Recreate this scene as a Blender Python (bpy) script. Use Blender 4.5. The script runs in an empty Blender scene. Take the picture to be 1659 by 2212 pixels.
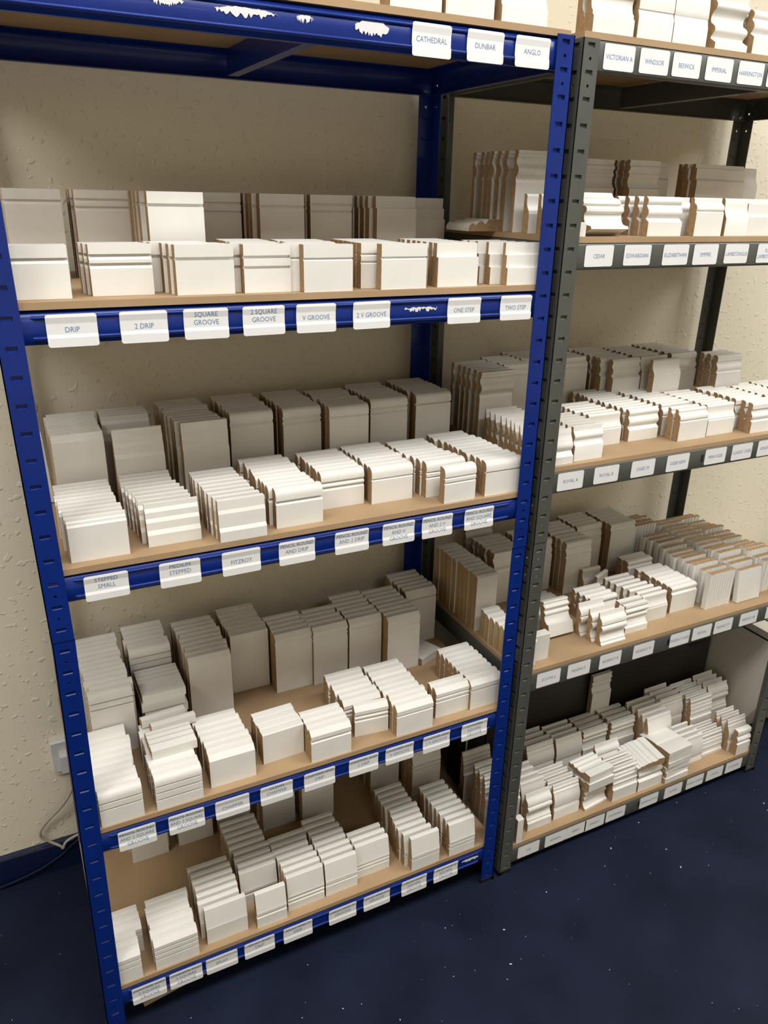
import bpy, math, random
from mathutils import Vector, Matrix
random.seed(7)
SC = bpy.context.scene
COL = SC.collection
R = math.radians

# ------------------------------------------------------------------ camera
cd = bpy.data.cameras.new('camera'); cam = bpy.data.objects.new('camera', cd); COL.objects.link(cam)
cd.sensor_fit = 'HORIZONTAL'; cd.sensor_width = 36.0; cd.lens = 1674.34 / 1659 * 36.0
cd.clip_start = 0.02
cam.location = (0.0013, -1.1518, 1.5593)
cam.rotation_euler = (1.1836, -0.0202, -0.4615)
SC.camera = cam
# ------------------------------------------------------------------ world, exposure
w = bpy.data.worlds.new('world'); SC.world = w; w.use_nodes = True
w.node_tree.nodes['Background'].inputs[0].default_value = (0.9, 0.92, 1.0, 1)
w.node_tree.nodes['Background'].inputs[1].default_value = 0.0
SC.view_settings.view_transform = 'Standard'; SC.view_settings.look = 'None'
SC.view_settings.gamma = 1.0; SC.view_settings.use_curve_mapping = False
SC.view_settings.exposure = -0.24
CEIL = 2.86
LAMPS = [(0.30, -0.92, 28.0), (-1.25, -0.92, 31.0), (1.85, -0.92, 28.0), (3.35, -0.92, 34.0), (0.55, -2.8, 9.0)]   # ceiling panels: x, y, watts; the last is an added, unseen fill lamp

# ------------------------------------------------------------------ materials
def mat(name, col, rough=0.5, spec=0.5, metallic=0.0, coat=0.0):
    m = bpy.data.materials.new(name); m.use_nodes = True
    b = m.node_tree.nodes['Principled BSDF']
    b.inputs['Base Color'].default_value = (*col, 1); b.inputs['Roughness'].default_value = rough
    b.inputs['Specular IOR Level'].default_value = spec; b.inputs['Metallic'].default_value = metallic
    b.inputs['Coat Weight'].default_value = coat
    return m
def nd(m, t, **k):
    n = m.node_tree.nodes.new(t)
    for a, v in k.items(): setattr(n, a, v)
    return n
def lk(m, a, b): m.node_tree.links.new(a, b)
def noise_col(m, c1, c2, scale, detail=4, lo=0.35, hi=0.65, stretch=(1, 1, 1), rnd=0.0):
    t = nd(m, 'ShaderNodeTexCoord'); mp = nd(m, 'ShaderNodeMapping'); mp.inputs['Scale'].default_value = stretch
    n = nd(m, 'ShaderNodeTexNoise'); n.inputs['Scale'].default_value = scale; n.inputs['Detail'].default_value = detail
    r = nd(m, 'ShaderNodeValToRGB'); r.color_ramp.elements[0].position = lo; r.color_ramp.elements[1].position = hi
    r.color_ramp.elements[0].color = (*c1, 1); r.color_ramp.elements[1].color = (*c2, 1)
    lk(m, t.outputs['Object'], mp.inputs[0]); lk(m, mp.outputs[0], n.inputs[0]); lk(m, n.outputs[0], r.inputs[0])
    b = m.node_tree.nodes['Principled BSDF']
    src = r.outputs[0]
    if rnd:
        oi = nd(m, 'ShaderNodeObjectInfo'); hs = nd(m, 'ShaderNodeHueSaturation')
        mr = nd(m, 'ShaderNodeMapRange'); mr.inputs[3].default_value = 1 - rnd; mr.inputs[4].default_value = 1.0
        lk(m, oi.outputs['Random'], mr.inputs[0]); lk(m, mr.outputs[0], hs.inputs['Value']); lk(m, src, hs.inputs['Color'])
        src = hs.outputs[0]
    lk(m, src, b.inputs['Base Color'])
    return n
def bump(m, scale, strength, dist, detail=3, kind='noise', lo=None, hi=None):
    t = nd(m, 'ShaderNodeTexCoord'); b = m.node_tree.nodes['Principled BSDF']
    n = nd(m, 'ShaderNodeTexNoise'); n.inputs['Scale'].default_value = scale; n.inputs['Detail'].default_value = detail
    lk(m, t.outputs['Object'], n.inputs[0]); out = n.outputs[0]
    if lo is not None:
        r = nd(m, 'ShaderNodeValToRGB'); r.color_ramp.elements[0].position = lo; r.color_ramp.elements[1].position = hi
        lk(m, out, r.inputs[0]); out = r.outputs[0]
    bp = nd(m, 'ShaderNodeBump'); bp.inputs['Strength'].default_value = strength; bp.inputs['Distance'].default_value = dist
    lk(m, out, bp.inputs['Height'])
    old = b.inputs['Normal'].links
    if old: lk(m, old[0].from_socket, bp.inputs['Normal'])
    lk(m, bp.outputs[0], b.inputs['Normal'])

WHITE = mat('white_primer', (0.80, 0.77, 0.70), 0.5, 0.35); noise_col(WHITE, (0.80, 0.785, 0.745), (0.84, 0.825, 0.79), 14, 3, rnd=0.07)
MDF = mat('mdf_raw', (0.46, 0.30, 0.15), 0.85, 0.2); noise_col(MDF, (0.35, 0.225, 0.115), (0.45, 0.30, 0.165), 160, 5, rnd=0.18)
PINE = mat('pine_end', (0.5, 0.35, 0.18), 0.8, 0.2); noise_col(PINE, (0.36, 0.23, 0.11), (0.55, 0.40, 0.22), 60, 4, stretch=(1, 1, 0.12), rnd=0.15)
BOARD = mat('mdf_board', (0.47, 0.31, 0.16), 0.75, 0.25); noise_col(BOARD, (0.36, 0.245, 0.140), (0.45, 0.310, 0.180), 5, 6, 0.3, 0.7); bump(BOARD, 300, 0.12, 0.001)
BLUE = mat('blue_enamel', (0.003, 0.022, 0.21), 0.34, 0.35, coat=0.1); noise_col(BLUE, (0.0016, 0.018, 0.17), (0.0022, 0.0215, 0.20), 9, 3)
GREY = mat('grey_enamel', (0.075, 0.079, 0.07), 0.45, 0.5, coat=0.1); noise_col(GREY, (0.070, 0.074, 0.065), (0.082, 0.086, 0.076), 9, 3)
WALL = mat('woodchip_wallpaper', (0.60, 0.54, 0.42), 0.7, 0.3)
noise_col(WALL, (0.80, 0.74, 0.60), (0.84, 0.78, 0.64), 1.5, 4)
bump(WALL, 6, 0.15, 0.01, 2); bump(WALL, 62, 0.45, 0.003, 1, lo=0.63, hi=0.71)
CEILM = mat('ceiling_paint', (0.78, 0.77, 0.73), 0.85)
FLOOR = mat('navy_vinyl_floor', (0.010, 0.014, 0.034), 0.65, 0.15)
noise_col(FLOOR, (0.0045, 0.008, 0.022), (0.0105, 0.016, 0.040), 6, 9, 0.3, 0.72); bump(FLOOR, 420, 0.2, 0.001, 2)
SKIRT = mat('navy_gloss_paint', (0.004, 0.010, 0.045), 0.12, 0.5, coat=0.6); bump(SKIRT, 40, 0.35, 0.002, 2)
PAPER = mat('label_paper', (0.80, 0.80, 0.81), 0.6, 0.3)
INK = mat('blue_ink', (0.11, 0.22, 0.40), 0.7, 0.2)
BLACKP = mat('black_plastic', (0.008, 0.008, 0.008), 0.5)
DARKBOX = mat('dark_brown_board', (0.030, 0.025, 0.020), 0.45, 0.4)
OFFWHITE = mat('off_white_plastic', (0.62, 0.59, 0.54), 0.45); bump(OFFWHITE, 3, 0.2, 0.02)
SOCK = mat('white_plastic', (0.62, 0.61, 0.64), 0.35)
CABLE = mat('grey_cable', (0.42, 0.39, 0.33), 0.5)
DCAB = mat('navy_painted_cable', (0.004, 0.008, 0.03), 0.6, 0.2)
PLY = mat('plywood', (0.52, 0.40, 0.27), 0.7); noise_col(PLY, (0.44, 0.33, 0.21), (0.56, 0.45, 0.31), 12, 4, stretch=(1, 6, 1))
TAPE = mat('clear_tape', (0.80, 0.75, 0.64), 0.25, 0.5)
RES = mat('torn_paper', (0.72, 0.72, 0.74), 0.8)
STEEL = mat('fixture_white', (0.8, 0.8, 0.8), 0.4)
GLOW = mat('lamp_diffuser', (0.9, 0.9, 0.9), 0.6)
_g = GLOW.node_tree.nodes['Principled BSDF']; _g.inputs['Emission Color'].default_value = (1, 0.95, 0.86, 1); _g.inputs['Emission Strength'].default_value = 2

# ------------------------------------------------------------------ helpers
class MB:
    def __init__(s): s.v = []; s.f = []; s.m = []
    def add(s, vs, fs, mi=0):
        o = len(s.v); s.v += [tuple(p) for p in vs]
        for f in fs: s.f.append(tuple(i + o for i in f)); s.m.append(mi)
    def box(s, x0, x1, y0, y1, z0, z1, mi=0):
        vs = [(x, y, z) for z in (z0, z1) for y in (y0, y1) for x in (x0, x1)]
        s.add(vs, [(0, 2, 3, 1), (4, 5, 7, 6), (0, 1, 5, 4), (2, 6, 7, 3), (0, 4, 6, 2), (1, 3, 7, 5)], mi)
    def prism_x(s, prof, x0, x1, mi=0, cap=None, close=True):
        n = len(prof); cap = mi if cap is None else cap
        vs = [(x0, a, b) for a, b in prof] + [(x1, a, b) for a, b in prof]
        s.add(vs, [(i, (i + 1) % n, n + (i + 1) % n, n + i) for i in range(n if close else n - 1)], mi)
        o = len(s.v) - 2 * n
        s.f.append(tuple(o + i for i in reversed(range(n)))); s.m.append(cap)
        s.f.append(tuple(o + n + i for i in range(n))); s.m.append(cap)
    def tube(s, pts, r, k=8, mi=0):
        pts = [Vector(p) for p in pts]; o = len(s.v); n = len(pts)
        for i, p in enumerate(pts):
            d = (pts[min(i + 1, n - 1)] - pts[max(i - 1, 0)]).normalized()
            a = d.cross(Vector((0.123, 0.2, 0.97))).normalized(); b = d.cross(a)
            for j in range(k):
                t = 2 * math.pi * j / k; s.v.append(tuple(p + (a * math.cos(t) + b * math.sin(t)) * r))
        for i in range(n - 1):
            for j in range(k):
                s.f.append((o + i * k + j, o + i * k + (j + 1) % k, o + (i + 1) * k + (j + 1) % k, o + (i + 1) * k + j)); s.m.append(mi)
        s.f.append(tuple(o + j for j in reversed(range(k)))); s.m.append(mi)
        s.f.append(tuple(o + (n - 1) * k + j for j in range(k))); s.m.append(mi)
    def mesh(s, name, mats, smooth=None, fix=True):
        me = bpy.data.meshes.new(name); me.from_pydata(s.v, [], s.f)
        for m in mats: me.materials.append(m)
        me.polygons.foreach_set('material_index', s.m)
        if fix:
            import bmesh
            bm = bmesh.new(); bm.from_mesh(me); bmesh.ops.recalc_face_normals(bm, faces=bm.faces); bm.to_mesh(me); bm.free()
        if smooth is not None:
            me.polygons.foreach_set('use_smooth', [True] * len(me.polygons)); me.set_sharp_from_angle(angle=R(smooth))
        me.update(); return me
    def build(s, name, mats, parent=None, smooth=None, fix=True):
        if not isinstance(mats, (list, tuple)): mats = [mats]
        return obj(name, s.mesh(name, mats, smooth, fix), parent)
def obj(name, me, parent=None, loc=(0, 0, 0), rot=(0, 0, 0)):
    o = bpy.data.objects.new(name, me); COL.objects.link(o); o.location = loc; o.rotation_euler = rot
    if parent: o.parent = parent
    return o
def tag(o, label=None, cat=None, group=None, kind=None):
    if label: o['label'] = label
    if cat: o['category'] = cat
    if group: o['group'] = group
    if kind: o['kind'] = kind
    return o
def struct(o, label, cat): return tag(o, label, cat, kind='structure')

# ------------------------------------------------------------------ room
WY = 0.497                                                             # face of the back wall
m = MB(); m.box(-2.2, 4.2, -3.6, WY, -0.05, 0); struct(m.build('floor', FLOOR), 'dark navy vinyl floor with pale dust flecks', 'floor')
m = MB(); m.box(-2.2, 4.2, WY, WY + 0.1, -0.05, CEIL); struct(m.build('wall_back', WALL), 'cream woodchip papered wall behind the two racks', 'wall')
m = MB(); m.box(-2.3, -2.2, -3.7, WY + 0.1, -0.05, CEIL); struct(m.build('wall_left', WALL), 'cream papered side wall left of the racks', 'wall')
m = MB(); m.box(4.2, 4.3, -3.7, WY + 0.1, -0.05, CEIL); struct(m.build('wall_right', WALL), 'cream papered side wall right of the racks', 'wall')
m = MB(); m.box(-2.2, 4.2, -3.7, -3.6, -0.05, CEIL); struct(m.build('wall_front', WALL), 'cream papered wall facing the racks', 'wall')
m = MB(); m.box(-2.3, 4.3, -3.7, WY + 0.1, CEIL, CEIL + 0.05); struct(m.build('ceiling', CEILM), 'plain off white ceiling above the racks', 'ceiling')
m = MB(); m.prism_x([(WY, 0), (WY - 0.015, 0), (WY - 0.015, 0.072), (WY - 0.012, 0.079), (WY - 0.004, 0.083), (WY, 0.084)], -2.2, 4.2)
struct(m.build('baseboard_back', SKIRT, smooth=30), 'glossy navy painted skirting board along the back wall', 'skirting board')

def ceiling_lamp(x, y, watts, label):
    e = obj('ceiling_light', None, loc=(x, y, CEIL)); tag(e, label, 'ceiling light', 'ceiling light panels')
    m = MB(); m.box(-0.6, 0.6, -0.3, -0.28, -0.05, -0.001); m.box(-0.6, 0.6, 0.28, 0.3, -0.05, -0.001); m.box(-0.6, -0.58, -0.28, 0.28, -0.05, -0.001); m.box(0.58, 0.6, -0.28, 0.28, -0.05, -0.001); m.build('frame', STEEL, e)
    m = MB(); m.box(-0.58, 0.58, -0.28, 0.28, -0.03, -0.002); m.build('diffuser', GLOW, e)
    l = bpy.data.lights.new('panel_light', 'AREA'); l.shape = 'RECTANGLE'; l.size = 1.16; l.size_y = 0.56; l.energy = watts; l.color = (1.0, 0.985, 0.955)
    lo = bpy.data.objects.new('panel_light', l); COL.objects.link(lo); lo.location = (0, 0, -0.055); lo.parent = e
for i, (x, y, wt) in enumerate(LAMPS):
    ceiling_lamp(x, y, wt, ['white ceiling light panel directly before the two racks', 'white ceiling light panel left of the blue rack', 'white ceiling light panel before the right end of the grey rack', 'white ceiling light panel furthest right along the racks', 'added white fill light panel furthest from the racks'][i])

# ------------------------------------------------------------------ racks
P = 0.0394; Z0 = 45.41 * P; ZJ = Z0 - 22.42 * P; PW = 0.034; W = 0.909; D = 0.45; TOPZ = Z0 + 0.35 * P; TH = 0.0018
def bow(z, b): return b * (1 - abs(z - ZJ) / ZJ)
ROUND = {0, 1, 20, 21, 23, 24, 43, 44}
def flange(mb, zlo, zhi, fmap):
    """punched strip: u 0..PW (0 = corner of the angle), slots every P; fmap(u, n, z) -> xyz, n 0 outside, TH inside"""
    us = [0.0, 0.0098, 0.0145, 0.0199, 0.0246, PW]
    vs = [zlo]; cells = {}
    for k in range(45, -1, -1):
        zb = Z0 - P * k
        if zb - 0.001 < zlo or zb + 0.008 > zhi: continue
        vs += [zb, zb + 0.0074]; cells[round(zb, 5)] = 'slot'
        if k - 1 in ROUND and zb + P * 0.62 < zhi:
            r0 = zb + P * 0.6 - 0.0027; vs += [r0, r0 + 0.0054]; cells[round(r0, 5)] = 'round'
    vs.append(zhi); nu, nv = len(us) - 1, len(vs) - 1
    def hole(i, j):
        c = cells.get(round(vs[j], 5)) if 0 <= j < nv else None
        if c == 'slot': return i in (1, 2, 3)
        return False
    def rnd(i, j): return 0 <= j < nv and i == 2 and cells.get(round(vs[j], 5)) == 'round'
    def inside(i, j): return 0 <= i < nu and 0 <= j < nv and not hole(i, j)
    def quad(a, b, c, d): mb.add([fmap(*a), fmap(*b), fmap(*c), fmap(*d)], [(0, 1, 2, 3)])
    for j in range(nv):
        if hole(1, j):                                              # punched-in tab closes the slot from behind
            a, b, c, d, q = us[1], us[4], vs[j], vs[j + 1], TH + 0.0022
            mb.add([fmap(a, TH, c), fmap(b, TH, c), fmap(b, TH, d), fmap(a, TH, d), fmap(a, q, c + 0.0018), fmap(b, q, c + 0.0018), fmap(b, q, d), fmap(a, q, d)], [(4, 5, 6, 7), (0, 1, 5, 4), (1, 2, 6, 5), (2, 3, 7, 6), (3, 0, 4, 7)])
        for i in range(nu):
            if not inside(i, j): continue
            u0, u1, z0, z1 = us[i], us[i + 1], vs[j], vs[j + 1]
            if rnd(i, j):
                uc, zc = (u0 + u1) / 2, (z0 + z1) / 2; ru = (u1 - u0) / 2
                ring = [(uc + ru * math.cos(a), zc + ru * math.sin(a)) for a in [R(22.5 + 45 * q) for q in range(8)]]
                cor = [(u1, z1), (u0, z1), (u0, z0), (u1, z0)]
                for n in (0, TH):
                    for q in range(4):
                        a, b, c = ring[2 * q], ring[2 * q + 1], cor[q]
                        mb.add([fmap(a[0], n, a[1]), fmap(c[0], n, c[1]), fmap(b[0], n, b[1])], [(0, 1, 2)])
                        a2, b2, c2 = ring[2 * q + 1], ring[(2 * q + 2) % 8], cor[(q + 1) % 4]
                        mb.add([fmap(a2[0], n, a2[1]), fmap(c[0], n, c[1]), fmap(c2[0], n, c2[1]), fmap(b2[0], n, b2[1])], [(0, 1, 2, 3)])
                for q in range(8):
                    a, b = ring[q], ring[(q + 1) % 8]; quad((a[0], 0, a[1]), (b[0], 0, b[1]), (b[0], TH, b[1]), (a[0], TH, a[1]))
            else:
                for n in (0, TH): quad((u0, n, z0), (u1, n, z0), (u1, n, z1), (u0, n, z1))
            if not inside(i - 1, j): quad((u0, 0, z0), (u0, 0, z1), (u0, TH, z1), (u0, TH, z0))
            if not inside(i + 1, j): quad((u1, 0, z0), (u1, 0, z1), (u1, TH, z1), (u1, TH, z0))
            if not inside(i, j - 1): quad((u0, 0, z0), (u1, 0, z0), (u1, TH, z0), (u0, TH, z0))
            if not inside(i, j + 1): quad((u0, 0, z1), (u1, 0, z1), (u1, TH, z1), (u0, TH, z1))
def post(parent, X, Y, sx, sy, b, material):
    """angle post at corner (X, Y); flanges run towards sx, sy"""
    for half, (zlo, zhi, off) in enumerate(((0.008, ZJ, 0.0), (ZJ - 0.0, TOPZ, 0.0014))):
        mb = MB()
        flange(mb, zlo, zhi, lambda u, n, z: (X + sx * (u - off * 0.5) + bow(z, b), Y + sy * (n - off), z))
        flange(mb, zlo, zhi, lambda u, n, z: (X + sx * (n - off * 0.5) + bow(z, b), Y + sy * (u - off), z))
        mb.build('post', material, parent, fix=False)
    mb = MB(); a, c = sorted((X - sx * 0.002, X + sx * (PW + 0.001))); d, e = sorted((Y - sy * 0.002, Y + sy * 0.006)); mb.box(a, c, d, e, 0, 0.010)
    d, e = sorted((Y - sy * 0.002, Y + sy * (PW + 0.001))); a, c = sorted((X - sx * 0.002, X + sx * 0.006)); mb.box(a, c, d, e, 0, 0.0098)
    mb.build('foot', BLACKP, parent)
BH = 0.0465
def blue_beam_profile(sy=1):
    p = [(0.009, 0), (0.0, -0.009), (0.0, -0.0385), (0.005, -BH), (0.016, -BH), (0.016, -BH + 0.0016), (0.0062, -BH + 0.0016), (0.002, -0.0375), (0.002, -0.0095), (0.0098, -0.0017), (0.03, -0.0017), (0.03, 0)]
    return p
def grey_beam_profile():
    return [(0.004, 0), (0.0012, -0.0012), (0.0, -0.004), (0.0, -0.0425), (0.0012, -0.0455), (0.004, -BH), (0.014, -BH), (0.014, -BH + 0.0016), (0.003, -BH + 0.0016), (0.0018, -0.043), (0.0018, -0.004), (0.0048, -0.0018), (0.03, -0.0018), (0.03, 0)]
def beam_x(parent, name, prof, x0, x1, y, sy, zt, material, bead):
    mb = MB(); mb.prism_x([(y + sy * a, zt + b) for a, b in prof], x0, x1)
    if bead:
        for zb in (-0.0100, -0.0375):
            mb.tube([(x0 + 0.044, y + sy * 0.0022, zt + zb)] + [(x0 + 0.048, y - sy * 0.0002, zt + zb), (x1 - 0.048, y - sy * 0.0002, zt + zb), (x1 - 0.044, y + sy * 0.0022, zt + zb)], 0.0029, 10)
    return mb.build(name, material, parent, smooth=50)
def rack(name, label, X0, levels, material, blue, bl, br, names):
    e = obj(name, None, loc=(0, 0, 0)); tag(e, label, 'shelving rack')
    post(e, X0, 0.0, 1, 1, bl, material); post(e, X0 + W, 0.0, -1, 1, br, material)
    post(e, X0 + (0.005 if blue else 0), D, 1, -1, bl * 1.2, material); post(e, X0 + W, D, -1, -1, 0, material)
    prof = blue_beam_profile() if blue else grey_beam_profile()
    beams = []
    for k, zt in enumerate(levels):
        xl = X0 + 0.003; xr = X0 + W - 0.003
        beams.append(beam_x(e, 'front_beam', prof, xl + 0.0 + bow(zt, bl) * 1.0, xr, 0.0025, 1, zt, material, blue))
        beam_x(e, 'rear_beam', prof, xl + bow(zt, bl * 1.5), xr, D - 0.0025, -1, zt, material, False)
        for X, sx in ((X0 + 0.0025 + bow(zt, bl) + (0.006 if blue else 0), 1), (X0 + W - 0.0025, -1)):
            mb = MB(); pr = [(X + sx * a, zt + b) for a, b in prof]; n = len(pr); y0, y1 = 0.034, D - 0.034
            mb.add([(a, y0, b) for a, b in pr] + [(a, y1, b) for a, b in pr], [(i, (i + 1) % n, n + (i + 1) % n, n + i) for i in range(n)])
            mb.f += [tuple(range(n)), tuple(range(n, 2 * n))]; mb.m += [0, 0]
            mb.build('side_beam', material, e, smooth=50)
        mb = MB(); xc = X0 + 0.458; zz = zt - 0.002
        mb.box(xc, xc + 0.0016, 0.034, D - 0.034, zz - 0.040, zz); mb.box(xc, xc + 0.020, 0.034, D - 0.034, zz - 0.0416, zz - 0.040)
        mb.build('tie_bar', material, e)
        mb = MB(); mb.box(X0 + 0.0042 + bow(zt, bl), X0 + W - 0.0042, 0.0036, D - 0.0036, zt + 0.0003, zt + 0.0103)
        mb.build('shelf_board', BOARD, e)
    return e, beams
BZ = [1.7998, 1.4083, 1.014, 0.5061, 0.1126]
GZ = [1.8025, 1.488, 1.054, 0.578, 0.068]
GX = 0.928
blue, bbeams = rack('blue_rack', 'tall blue metal shelving rack with five board shelves of white mouldings', 0.0, BZ, BLUE, True, 0.0129, 0.004, None)
grey, gbeams = rack('grey_rack', 'tall grey metal shelving rack with five board shelves beside the blue one', GX, GZ, GREY, False, 0.003, 0.0, None)
ZS = {}
for i in range(5): ZS['S%d' % (i + 1)] = BZ[i] + 0.0106; ZS['G%d' % (i + 1)] = GZ[i] + 0.0106

# ------------------------------------------------------------------ shelf labels (paper + print)
LAB = {
 'S1': [(0.615, 'CATHEDRAL'), (0.709, 'DUNBAR'), (0.797, 'ANGLO')],
 'S2': [(0.069, 'DRIP'), (0.165, '2 DRIP'), (0.254, 'SQUARE|GROOVE'), (0.342, '2 SQUARE|GROOVE'), (0.427, 'V GROOVE'), (0.523, '2 V GROOVE'), (0.698, 'ONE STEP'), (0.805, 'TWO STEP')],
 'S3': [(0.071, 'STEPPED|SMALL'), (0.185, 'MEDIUM|STEPPED'), (0.287, 'FITZROY'), (0.386, 'PENCIL ROUND|AND DRIP'), (0.49, 'PENCIL ROUND|AND 2 DRIP'), (0.584, 'PENCIL ROUND|AND V|GROOVE'), (0.666, 'PENCIL ROUND|AND 2 V|GROOVE'), (0.759, 'PENCIL ROUND|AND SQUARE|GROOVE')],
 'S4': [(0.068, 'PENCIL ROUND|AND 2 SQUARE|GROOVE'), (0.157, 'PENCIL ROUND|AND 3 SQUARE|GROOVE'), (0.244, 'CHAMFER'), (0.332, '2X2MM|CHAMFER'), (0.422, 'CHAMFER AND|DRIP'), (0.519, 'CHAMFER AND|2 DRIP'), (0.602, 'CHAMFER AND|V GROOVE'), (0.691, 'CHAMFER AND|2 V GROOVE'), (0.787, 'CHAMFER|SQUARE|GROOVE')],
 'S5': [(0.053, 'CHAMFER AND|2 SQUARE|GROOVE'), (0.126, 'CHAMFER AND|3 SQUARE|GROOVE'), (0.2, 'SPLAY'), (0.281, 'SPLAY AND|DRIP'), (0.367, 'SPLAY AND 2|DRIP'), (0.472, 'SPLAY AND V|GROOVE'), (0.556, 'SPLAY AND 2 V|GROOVE'), (0.652, 'SPLAY AND|SQUARE|GROOVE'), (0.737, 'SPLAY AND 2|SQUARE|GROOVE')],
 'G1': [(0.975, 'VICTORIAN A'), (1.053, 'WINDSOR'), (1.128, 'BESWICK'), (1.208, 'IMPERIAL'), (1.289, 'HARRINGTON'), (1.366, '')],
 'G2': [(0.982, 'CESAR'), (1.074, 'EDWARDIAN'), (1.171, 'ELIZABETHAN'), (1.251, 'EMPIRE'), (1.337, 'LAMBSTONGUE'), (1.43, 'FLAT|LAMBSTONGUE')],
 'G3': [(0.977, 'ROYAL A'), (1.071, 'ROYAL B'), (1.172, 'OGEE 29'), (1.273, 'OGEE NEW'), (1.388, 'MINI OGEE'), (1.473, 'CLASSIC OGEE'), (1.558, 'KINGSTON')],
 'G4': [(0.981, 'SCOTIA S'), (1.068, 'REGENCY'), (1.162, 'REGENCY B'), (1.266, 'REGENCY D'), (1.385, 'REGENCY OGEE'), (1.461, 'REVEAL'), (1.537, 'REEDED TT'), (1.63, 'REEDED AB'), (1.728, '')],
 'G5': [(0.982, 'F.50'), (1.066, 'ADRIAN'), (1.132, 'ABBEY'), (1.194, 'ANGLO'), (1.266, 'STATEMENT'), (1.384, 'KENSINGTON'), (1.474, 'ALPINE'), (1.557, 'KNIGHT APRON'), (1.635, 'CASTLE'), (1.712, 'COLONIAL')],
}
LW, LH = 0.066, 0.0405
texts = []
for s, rows in LAB.items():
    for x, t in rows:
        if not t: continue
        for ln in t.split('|'):
            c = bpy.data.curves.new('print', 'FONT'); c.body = ln; c.size = 0.0105; c.align_x = 'CENTER'; c.resolution_u = 2
            o = bpy.data.objects.new('print', c); COL.objects.link(o); texts.append((s, x, ln, o))
bpy.context.view_layer.update()
dg = bpy.context.evaluated_depsgraph_get(); TM = {}
for s, x, ln, o in texts:
    me = o.evaluated_get(dg).to_mesh(); TM[(s, x, ln)] = ([v.co.copy() for v in me.vertices], [tuple(p.vertices) for p in me.polygons]); o.evaluated_get(dg).to_mesh_clear()
for s, x, ln, o in texts:
    c = o.data; bpy.data.objects.remove(o); bpy.data.curves.remove(c)
import bmesh
def split_at(co, fs, yb):
    bm = bmesh.new(); vs = [bm.verts.new(c) for c in co]
    for f in fs:
        try: bm.faces.new([vs[i] for i in f])
        except ValueError: pass
    for y_ in yb: bmesh.ops.bisect_plane(bm, geom=bm.verts[:] + bm.edges[:] + bm.faces[:], plane_co=(0, y_, 0), plane_no=(0, 1, 0))
    bm.verts.index_update(); r = ([v.co.copy() for v in bm.verts], [tuple(v.index for v in f.verts) for f in bm.faces]); bm.free(); return r
NODES = [(-0.0030, -0.0058), (-0.0036, -0.0100), (-0.0019, -0.0185), (-0.0019, -0.0330), (-0.0036, -0.0375), (-0.0038, -0.0503)]
ARC = [0.0]
for _a, _b in zip(NODES, NODES[1:]): ARC.append(ARC[-1] + math.hypot(_a[0] - _b[0], _a[1] - _b[1]))
def path_blue(v, off):
    v = min(max(v, 0.0), ARC[-1])
    for k in range(5):
        if v <= ARC[k + 1] + 1e-9: break
    f = (v - ARC[k]) / (ARC[k + 1] - ARC[k]); a, b = NODES[k], NODES[k + 1]
    return (0.0025 + a[0] + (b[0] - a[0]) * f - off, a[1] + (b[1] - a[1]) * f)
def path_grey(v, off): return (0.0025 - 0.0007 - off, -0.0035 - v)
for s in LAB:
    isb = s[0] == 'S'; k = int(s[1]) - 1; zt = (BZ if isb else GZ)[k]; beam = (bbeams if isb else gbeams)[k]
    path = path_blue if isb else path_grey
    for x, t in LAB[s]:
        mb = MB(); nv = 14; h = (ARC[-1] - 0.0004 - random.uniform(0, 0.002)) if isb else LH - 0.003 + random.uniform(-0.001, 0.001); rc = 0.0035; tilt = random.uniform(-0.006, 0.006)
        def pt(u, v, off): a, b = path(v, off); return (x + u, a, zt + b + tilt * (u - LW / 2))
        rows_ = ([0.0, h] + ARC[1:5]) if isb else [h * i / 6 for i in range(7)]
        rows_ = sorted(set(rows_ + [h - rc * 0.25, h - rc * 0.55, h - rc, rc * 0.25, rc * 0.55, rc])); nv = len(rows_) - 1
        for v in rows_:
            d = max(0, rc - min(v, h - v)); ins = rc - math.sqrt(max(0, rc * rc - d * d)) if d > 0 else 0
            for off in (0.0, 0.0003): mb.v += [pt(ins, v, off), pt(LW - ins, v, off)]
        for i in range(nv):
            a = 4 * i; b = a + 4
            for q in ((a + 2, a + 3, b + 3, b + 2), (a, b, b + 1, a + 1), (a, a + 2, b + 2, b), (a + 1, b + 1, b + 3, a + 3)): mb.f.append(q); mb.m.append(0)
        lines = t.split('|') if t else []
        n = len(lines); pitch = 0.0116 if isb else 0.0112; cen = (0.0215 if n == 1 else (0.0146 if n == 2 else 0.0204)) if isb else 0.0195
        for li, ln in enumerate(lines):
            co, fs = TM[(s, x, ln)]
            if isb: co, fs = split_at(co, fs, [cen + 0.0032 + (li - (n - 1) / 2) * pitch - q_ for q_ in ARC[1:5]])
            wd = max(c.x for c in co) - min(c.x for c in co); sxx = min(0.88, 0.060 / wd)
            vb = cen + 0.0032 + (li - (n - 1) / 2) * pitch
            mb.add([pt(LW / 2 + c.x * sxx, max(0.0006, vb - c.y), 0.00045) for c in co], fs, 1)
        o = mb.build('label', [PAPER, INK], beam, fix=False)
        o['label'] = 'white paper shelf label' + (' with blue capital print' if t else '')
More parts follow.
